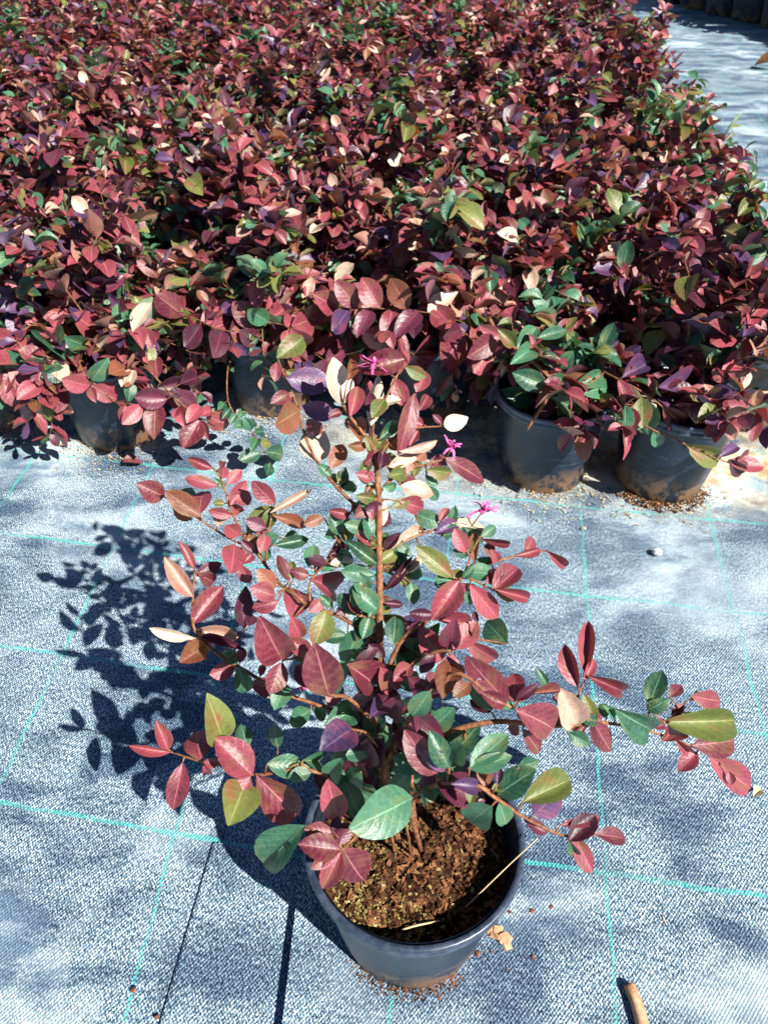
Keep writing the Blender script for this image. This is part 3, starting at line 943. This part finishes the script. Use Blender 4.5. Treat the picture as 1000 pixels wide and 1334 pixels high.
for i, g in enumerate((0.05, 0.12, 0.2, 0.0, 0.3, 0.1)):
    sp = shrub_spec(200 + i, g, 12, 0.20, 0.28)
    items = [q for M, lv in sp for q in lv]
    st = Mesher()
    for M, lv in sp: st.add(M.v, M.f)
    bm_ = mesh_from('stems', st.v, st.f); bm_.materials.append(BARK)
    FAR.append((merged_leaves('foliage', items), bm_))
sp = shrub_spec(250, 0.97, 12, 0.27, 0.22)
st = Mesher()
for M, lv in sp: st.add(M.v, M.f)
bm_ = mesh_from('stems', st.v, st.f); bm_.materials.append(BARK)
FARG = (merged_leaves('foliage', [q for M, lv in sp for q in lv]), bm_)

ROWN = ['front', 'second', 'third', 'fourth', 'fifth', 'sixth', 'seventh', 'eighth', 'ninth', 'tenth', 'eleventh', 'twelfth', 'thirteenth', 'fourteenth', 'fifteenth', 'sixteenth', 'seventeenth', 'eighteenth', 'nineteenth', 'twentieth']
GROUP = 'shrubs packed pot to pot in the block'
def in_view(p, m=0.3):
    return p.x > -(0.5 * zc(Vector((p.x, p.y, 0.35))) + m)

# front row, each as it stands
FRONT = [
    ('P1', Vector((0.603, 1.337, -.002)), 'burgundy shrub in tilted black pot with one bronze trailing twig across its front', 0, 0.3),
    ('P2', P2.copy(), 'shrub with blue-green leaves at the rim of a dappled pot, bare twig end hanging over', 6, 1.1),
    ('P3', Vector((0.115, 1.64, -.002)), 'burgundy shrub whose pot is sunk in black shadow beside the dappled pot', 2, 2.0),
    ('P4', Vector((-0.275, 1.66, -.002)), 'burgundy shrub with tiny bright green shoots hanging below its dark rim', 3, 0.7),
    ('P5', Vector((-0.630, 1.522, -.002)), 'shrub with rose red sprays drooping over a shaded black pot, large green leaves above', 1, 2.6),
    ('P6', Vector((-0.93, 1.60, -.002)), 'red-leaved shrub at the end of the front row, its pot hidden in foliage', 4, 4.0),
]
roots = {}
for key, p, lab, idx, rz in FRONT:
    r = empty('potted_shrub', p, rz)
    tag(r, lab, 'potted shrub', GROUP)
    add_pot(r)
    near_instance(r, 9 if idx == 6 else idx, HALF if idx == 6 else NEAR[idx])
    roots[key] = r
    if key in ('P3', 'P4', 'P5', 'P6'): near_instance(r, 7 + (key in ('P4', 'P6')), SKIRT[key in ('P4', 'P6')])
# the pot with the bronze twig leans a little
roots['P1'].rotation_euler = (0.0, 0.05, 0.3)

rn = random.Random(5)
n_plants = 0
edge = [0, .47, .45, .40, .36, .33, .33, .31, .30, .29, .30, .29, .28, .30, .28, .28, .28, .28, .28]
for row in range(1, 19):
    off = rn.uniform(-.05, .05)
    kmax = None
    for k in range(2, -23, -1):
        e = edge[row] + off * .6 + (k - 2) * 0.262 + rn.uniform(-.008, .008)
        p = P2 + E_AX * e + N_AX * (0.05 + 0.257 * row + rn.uniform(-.006, .006))
        if row == 1 and -0.9 < e < -0.1: p += N_AX * 0.12
        if not in_view(p): continue
        p.z = -0.002
        rz = rn.uniform(0, 6.28)
        sc = rn.uniform(.85, 1.04)
        near = row <= 4 
        if row == 6 and k == 2: p += E_AX * 0.12
        green = (row in (5, 6) and e > 0.08) or (near and rn.random() < .04)
        r = empty('potted_shrub', p, rz, sc)
        kind = 'green' if green else 'burgundy'
        if kmax is None: kmax = k
        tag(r, '%s shrub, %s from the bare cloth aisle, in %s row of the packed block' % (kind, ('first' if k == kmax else ROWN[kmax - k]), ROWN[row]), 'potted shrub', GROUP)
        add_pot(r, row < 3)
        if near:
            if rn.random() < .4: block_flower(r, rn)
            near_instance(r, 6 if green else (row * 3 + k) % 6, GREEN if green else NEAR[(row * 3 + k) % 6])
            if row == 1 and e < 0.1: near_instance(r, 7 + k % 2, SKIRT[k % 2])
        else:
            fo, st = FARG if green else FAR[rn.randrange(6)]
            f = link('foliage', fo, r); tag(f, kind='stuff')
            link('stems', st, r)
        n_plants += 1

# --- sprays of the front row that the photograph shows leaf by leaf
class Spray(TracedShrub):
    lean = 0.0
    def __init__(self, root):
        self.root = root; self.br = []; self.count = 0
        self.inv = (Matrix.Translation(root.location) @ root.rotation_euler.to_matrix().to_4x4() @ Matrix.Diagonal((*root.scale, 1))).inverted()
    def finish(self):
        for b in self.br:
            me = mesh_from('branch', [self.inv @ v for v in b['M'].v], b['M'].f)
            me.materials.append(BARK)
            o = link('branch', me, self.root)
            for m, sh, col in b['leaves']:
                lf = link('leaf', leaf_mesh(sh, col), o)
                lf.matrix_basis = self.inv @ m
def soil_at(key, dx=0, dy=0): return roots[key].location + Vector((dx, dy, SOIL_Z - .004))
s = Spray(roots['P2'])
s.branch([(640, 420, 1.37), (652, 440, 1.33), (685, 464, 1.29), (712, 488, 1.265), (720, 506, 1.25), (705, 530, 1.235), (686, 560, 1.225)], 0.004, 0.003, soil_at('P2', -.03, 0))
s.branch([(712, 488, 1.265), (740, 502, 1.255), (768, 498, 1.255), (786, 486, 1.26)], 0.003, 0.0014)
s.leaves('''
710 502 669 487 25 G;695 523 647 511 25 G;718 518 760 537 29 G;733 495 714 493 14 G;748 501 787 487 21 G;755 512 802 502 24 G;670 450 650 430 18 O;690 455 672 470 22 G
672 455 700 425 20 G;700 470 690 440 18 G;655 440 625 425 16 R;652 445 640 465 14 R;648 440 615 462 26 R;641 452 622 478 24 R;720 505 752 515 16 g;700 440 740 428 16 G;730 480 745 460 18 g
''', 4)
s.finish()
s = Spray(roots['P1'])
s.branch([(768, 470, 1.40), (787, 485, 1.33), (812, 498, 1.28), (840, 513, 1.25), (862, 530, 1.24), (880, 545, 1.24)], 0.003, 0.0014, soil_at('P1', -.02, 0))
s.branch([(760, 500, 1.36), (780, 522, 1.27), (812, 538, 1.235), (850, 560, 1.21), (878, 572, 1.20), (905, 585, 1.19), (940, 600, 1.18), (962, 606, 1.18)], 0.0028, 0.001, soil_at('P1', -.03, -.01))
s.branch([(905, 500, 1.34), (915, 480, 1.30), (925, 478, 1.29), (940, 480, 1.28)], 0.002, 0.001, soil_at('P1', .02, 0))
s.leaves('''
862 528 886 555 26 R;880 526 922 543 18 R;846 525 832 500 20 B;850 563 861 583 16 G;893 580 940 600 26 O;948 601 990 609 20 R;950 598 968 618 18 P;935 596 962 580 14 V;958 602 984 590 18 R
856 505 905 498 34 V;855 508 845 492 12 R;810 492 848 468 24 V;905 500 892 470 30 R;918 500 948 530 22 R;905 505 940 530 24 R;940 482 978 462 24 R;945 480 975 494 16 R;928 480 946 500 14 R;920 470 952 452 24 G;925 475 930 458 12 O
828 560 845 535 16 g;845 555 858 530 18 g;800 510 785 540 26 G;820 528 805 548 16 G
''', 6)
s.finish()
s = Spray(roots['P5'])
s.branch([(105, 470, 1.42), (112, 490, 1.37), (128, 503, 1.35), (150, 524, 1.34)], 0.0024, 0.0012, soil_at('P5'))
s.branch([(190, 480, 1.42), (215, 505, 1.37), (235, 525, 1.355), (262, 545, 1.35), (285, 550, 1.35)], 0.0024, 0.001, soil_at('P5', .05, 0))
s.branch([(45, 490, 1.43), (60, 495, 1.40), (48, 498, 1.38), (40, 505, 1.37)], 0.002, 0.001, soil_at('P5', -.05, 0))
s.branch([(60, 440, 1.47), (70, 455, 1.42), (85, 470, 1.40)], 0.002, 0.001, soil_at('P5', -.03, 0))
s.leaves('''
117 503 82 495 24 R;120 502 152 524 20 R;130 500 150 515 22 R;118 505 124 522 12 R;152 524 168 527 12 R;185 528 160 552 20 R;165 528 158 550 12 R
203 525 200 566 26 R;232 532 238 552 16 R;245 535 230 545 18 R;262 545 238 582 28 R;270 542 304 558 26 R;262 548 270 572 14 R;260 528 248 545 18 R;275 535 262 540 14 R;218 520 175 517 26 P
205 505 250 498 26 P;225 512 258 530 24 P;235 500 260 490 22 P
52 500 24 518 22 R;55 502 52 520 12 R;58 500 84 518 20 R;70 500 80 512 16 R;60 510 72 538 22 R
75 478 18 438 32 G;85 468 55 425 34 G;95 470 82 440 24 G;85 480 55 492 22 G;110 450 85 440 22 G;30 488 0 462 28 G;130 480 160 455 30 g;140 490 165 480 34 g;120 495 140 470 22 g;125 430 100 412 30 R;150 440 134 410 22 G
''', 8)
s.finish()
s = Spray(roots['P4'])
s.branch([(230, 420, 1.62), (245, 412, 1.54), (275, 425, 1.50), (300, 432, 1.48)], 0.0022, 0.001, soil_at('P4', -.06, 0))
s.branch([(330, 425, 1.58), (340, 420, 1.52), (375, 425, 1.48), (395, 440, 1.46)], 0.0022, 0.001, soil_at('P4', 0, 0))
s.branch([(400, 440, 1.60), (410, 460, 1.52), (425, 470, 1.48)], 0.002, 0.001, soil_at('P4', .05, 0))
s.leaves('''
240 412 208 386 30 R;243 410 275 430 28 R;238 408 225 385 22 R;262 418 300 402 24 R;276 428 318 412 34 R;300 432 338 440 26 R;300 430 330 408 26 P;270 415 290 395 22 P;262 422 246 446 24 P;290 430 282 455 26 P
312 430 338 448 24 P;338 425 308 395 30 R;345 420 372 402 26 R;352 422 385 410 26 V;372 425 402 410 28 R;378 428 402 456 28 R;376 430 370 452 14 R;395 440 368 462 26 O;345 425 348 400 20 G;350 420 320 400 24 G;380 425 412 415 26 R
410 458 445 440 26 R;412 455 400 425 26 R;425 470 455 455 22 P;405 450 385 480 22 P;425 468 410 495 20 p
''', 21)
s.branch([(300, 470, 1.52), (296, 500, 1.44), (300, 530, 1.40), (325, 560, 1.37), (345, 590, 1.36), (352, 605, 1.36)], 0.0018, 0.0008, soil_at('P4', -.05, 0))
s.leaves('''
292 525 286 532 10 G;300 532 290 545 10 G;310 545 318 533 10 G;318 552 304 556 12 G;328 560 318 545 12 G;330 563 345 562 12 G;335 572 328 585 14 G;340 578 358 576 14 O;345 588 375 592 20 G;340 590 312 598 18 G;352 604 346 622 14 G;322 556 335 548 10 G;308 540 300 552 9 G
''', 12)
s.finish()

s = Spray(roots['P3'])
s.branch([(430, 400, 1.62), (450, 402, 1.54), (490, 402, 1.51), (530, 404, 1.49), (560, 408, 1.48)], 0.0024, 0.001, soil_at('P3', -.05, 0))
s.branch([(560, 430, 1.62), (590, 425, 1.52), (612, 440, 1.47), (628, 455, 1.45)], 0.0024, 0.001, soil_at('P3', .03, 0))
s.branch([(490, 450, 1.60), (515, 450, 1.52), (540, 462, 1.48)], 0.002, 0.001, soil_at('P3', 0, 0))
s.leaves('''
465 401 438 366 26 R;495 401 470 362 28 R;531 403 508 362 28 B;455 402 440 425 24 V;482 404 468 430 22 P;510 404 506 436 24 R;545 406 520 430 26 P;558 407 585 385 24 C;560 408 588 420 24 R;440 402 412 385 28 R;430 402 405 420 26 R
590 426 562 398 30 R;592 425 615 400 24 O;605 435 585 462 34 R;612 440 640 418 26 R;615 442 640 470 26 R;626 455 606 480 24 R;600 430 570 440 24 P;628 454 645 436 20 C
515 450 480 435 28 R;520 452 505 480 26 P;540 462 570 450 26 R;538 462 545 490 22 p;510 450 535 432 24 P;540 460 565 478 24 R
''', 23)
s.finish()

# ------------------------------------------------------------------ dark pots beyond the aisle
for i in range(10):
    t = i / 9
    p = Vector((2.62, 8.35, 0)).lerp(Vector((3.62, 5.3, 0)), t) + Vector((0.04, 0.02, 0))
    r = empty('potted_shrub', p + Vector((0.0, 0, -.002)), i * 1.1, 1.75)
    tag(r, 'large shrub in wide black pot, %s along the row across the bare cloth aisle' % (ROWN[i] if i else 'first'), 'potted shrub', 'big black pots beyond the aisle')
    add_pot(r, False)
    f = link('foliage', FAR[i % 6][0], r); tag(f, kind='stuff')
    link('stems', FAR[i % 6][1], r)

# ------------------------------------------------------------------ small things on the cloth
def surf(px, py): 
    p = on_z(px, py, 0.0); p.z = ruck(p.x, p.y); return p
def lone_leaf(name, px, py, L, w, rz, mat, label, cat, shape=4, tilt=0.15, cup=1.0):
    v, uv, f = SHAPES[shape]
    me = mesh_from(name, [(a * w, (b - .5) * L, c * L * cup) for a, b, c in v], f)
    lay = me.uv_layers.new(name='UVMap')
    lay.data.foreach_set('uv', np.array([uv[i] for q in f for i in q], dtype=np.float32).ravel())
    me.materials.append(mat)
    o = link(name, me)
    z0 = min(q.co.z for q in me.vertices)
    o.location = surf(px, py) + Vector((0, 0, 0.002 - z0))
    o.rotation_euler = (tilt, 0, rz)
    tag(o, label, cat)
    return o
lone_leaf('fallen_leaf', 174, 608, .042, .024, -1.2, LEAF['R'], 'single red fallen leaf lying on cloth below the drooping rose sprays', 'leaf')
lone_leaf('fallen_leaf', 984, 1036, .022, .014, -.9, DRYCREAM, 'curled cream dry leaf on cloth under the tip of the long twig', 'leaf', 7)
lone_leaf('fallen_leaf', 996, 90, .14, .10, .9, DRYLEAF, 'dry orange leaf lying on the bare cloth aisle', 'leaf', 7)
lone_leaf('fallen_leaf', 760, 690, .012, .006, .4, DRYCREAM, 'tiny tan leaf scrap on cloth before the dappled pot', 'leaf', 2)
lone_leaf('fallen_leaf', 85, 582, .022, .010, 1.2, DRYLEAF, 'small orange leaf scrap in shade at the foot of the front pots', 'leaf', 2)

def rock(name, px, py, size, mat, label, cat, seed, flat=.6, rz=0.0):
    bm = bmesh.new()
    bmesh.ops.create_icosphere(bm, subdivisions=2, radius=1.0)
    for v in bm.verts:
        k = 1 + .35 * noise.noise(v.co * 1.3 + Vector((seed, seed, 0))) + .18 * noise.noise(v.co * 3.1 + Vector((0, seed, 0)))
        v.co = Vector((v.co.x * size[0], v.co.y * size[1], v.co.z * size[2])) * k * .5
    me = bpy.data.meshes.new(name); bm.to_mesh(me); bm.free()
    me.materials.append(mat)
    o = link(name, me)
    z0 = min(q.co.z for q in me.vertices)
    o.location = surf(px, py) + Vector((0, 0, -z0 - .0008))
    o.rotation_euler = (0, 0, rz)
    tag(o, label, cat)
    return o
rock('pebble', 855, 722, (.020, .016, .014), STONE, 'small whitish pebble alone on cloth beyond the long twig', 'pebble', 2.0)
fl = Mesher(); rnf = random.Random(4)
for k in range(12):
    chip(fl, (rnf.uniform(-.014, .014), rnf.uniform(-.005, .005), .003 + .0012 * (k % 3)), rnf.uniform(.010, .020), rnf.uniform(.006, .011), rnf.uniform(.002, .004), 1.57 + rnf.uniform(-.6, .6), rnf.uniform(-.3, .3), rnf)
me = mesh_from('bark_chip', fl.v, fl.f, False); me.materials.append(STICK)
o = link('bark_chip', me); o.location = surf(648, 1217); o.rotation_euler = (0, 0, -.6)
tag(o, 'flaky tan bark chip on cloth touching the foot of the near pot', 'bark chip')
for i, (x, y, s_) in enumerate([(693, 1187, .010), (622, 1243, .011), (694, 1247, .010), (664, 1188, .008), (718, 1182, .008), (590, 1272, .009), (572, 1300, .007), (175, 1290, .010), (660, 1262, .006), (640, 1240, .006), (205, 1325, .009)]):
    o = rock('soil_crumb', x, y, (s_ * .75, s_ * .55, s_ * .4), CLUMP, 'small dark soil crumb spilled on cloth beside the near pot', 'crumb', i * 1.7, rz=i)
    if x < 300:
        o['label'] = 'small dark crumb on cloth beside the thin hem line'
        o['group'] = 'crumbs along the hem'
    else:
        o['group'] = 'soil crumbs around the near pot'
# a cut stick
a = surf(817, 1286); b = surf(838, 1352)
M = Mesher()
pth = smooth_path([a + Vector((0, 0, .009)), a.lerp(b, .4) + Vector((.002, 0, .010)), b + Vector((0, 0, .009))], 4)
M.add(*tube(pth, [.0068, .0072, .0074, .0073, .0076, .008, .0078, .008, .0082][:len(pth)], 9))
me = mesh_from('stick', [v - a for v in M.v], M.f); me.materials.append(STICK)
o = link('stick', me); o.location = a - Vector((0, 0, .002)); tag(o, 'cut tan stick lying on cloth in front of the potted shrub', 'stick')
# straws
def straw(pts, r, label):
    c = pts[0]
    M = Mesher(); M.add(*tube(smooth_path(pts, 4), [r] * (4 * (len(pts) - 1) + 1), 5))
    me = mesh_from('straw', [v - c for v in M.v], M.f); me.materials.append(STRAW)
    o = link('straw', me); o.location = c; tag(o, label, 'straw')
straw([on_z(606, 1182, .172), on_z(650, 1139, .195), on_z(672, 1118, .2115), on_z(700, 1092, .226)], .0007, 'thin pale straw leaning out of the soil over the near pot rim')
straw([on_z(524, 1211, .172), on_z(545, 1205, .174), on_z(572, 1200, .172)], .0011, 'short pale straw lying on soil inside the near pot')
straw([on_z(862, 1192, .003), on_z(868, 1205, .003)], .0007, 'tiny straw bit on open cloth between the stick and long twig')

# spilled grit along the foot of the front row and round the near pot
def grit(name, spots, mat, seed, label):
    rn = random.Random(seed)
    M = Mesher()
    for (cx, cy, r_in, r_out, n, a0, a1, smin, smax) in spots:
        for _ in range(n):
            a = rn.uniform(a0, a1); rr = r_in + (r_out - r_in) * rn.random() ** 2.2
            x, y = cx + rr * math.cos(a), cy + rr * math.sin(a)
            s_ = rn.uniform(smin, smax)
            chip(M, (x, y, ruck(x, y) + s_ * .2), s_, s_ * rn.uniform(.4, .8), s_ * rn.uniform(.3, .6), rn.uniform(0, 6.3), rn.uniform(-.5, .5), rn)
    me = mesh_from(name, M.v, M.f, False); me.materials.append(mat)
    o = link(name, me); tag(o, label, name.replace('_', ' '), kind='stuff')
sp_ = []
for key, p, *_ in FRONT:
    sp_.append((p.x, p.y, .09, .19, 520, -2.9, -0.2, .0012, .0045))
grit('sandy_grit', sp_, GRIT, 3, 'tan sandy grit spilled along the foot of the front pots')
grit('spilled_soil', [(HERO.x, HERO.y, .088, .106, 700, -2.7, -0.9, .001, .004), (HERO.x, HERO.y, .10, .24, 60, -2.0, 0.2, .001, .0025), (0.603, 1.337, .088, .12, 700, -2.6, -0.5, .0015, .006)], CHIP, 4, 'brown potting soil spilled round the pot feet')
print('plants', n_plants, 'hero leaves', hero.count, 'objects', len(bpy.data.objects))
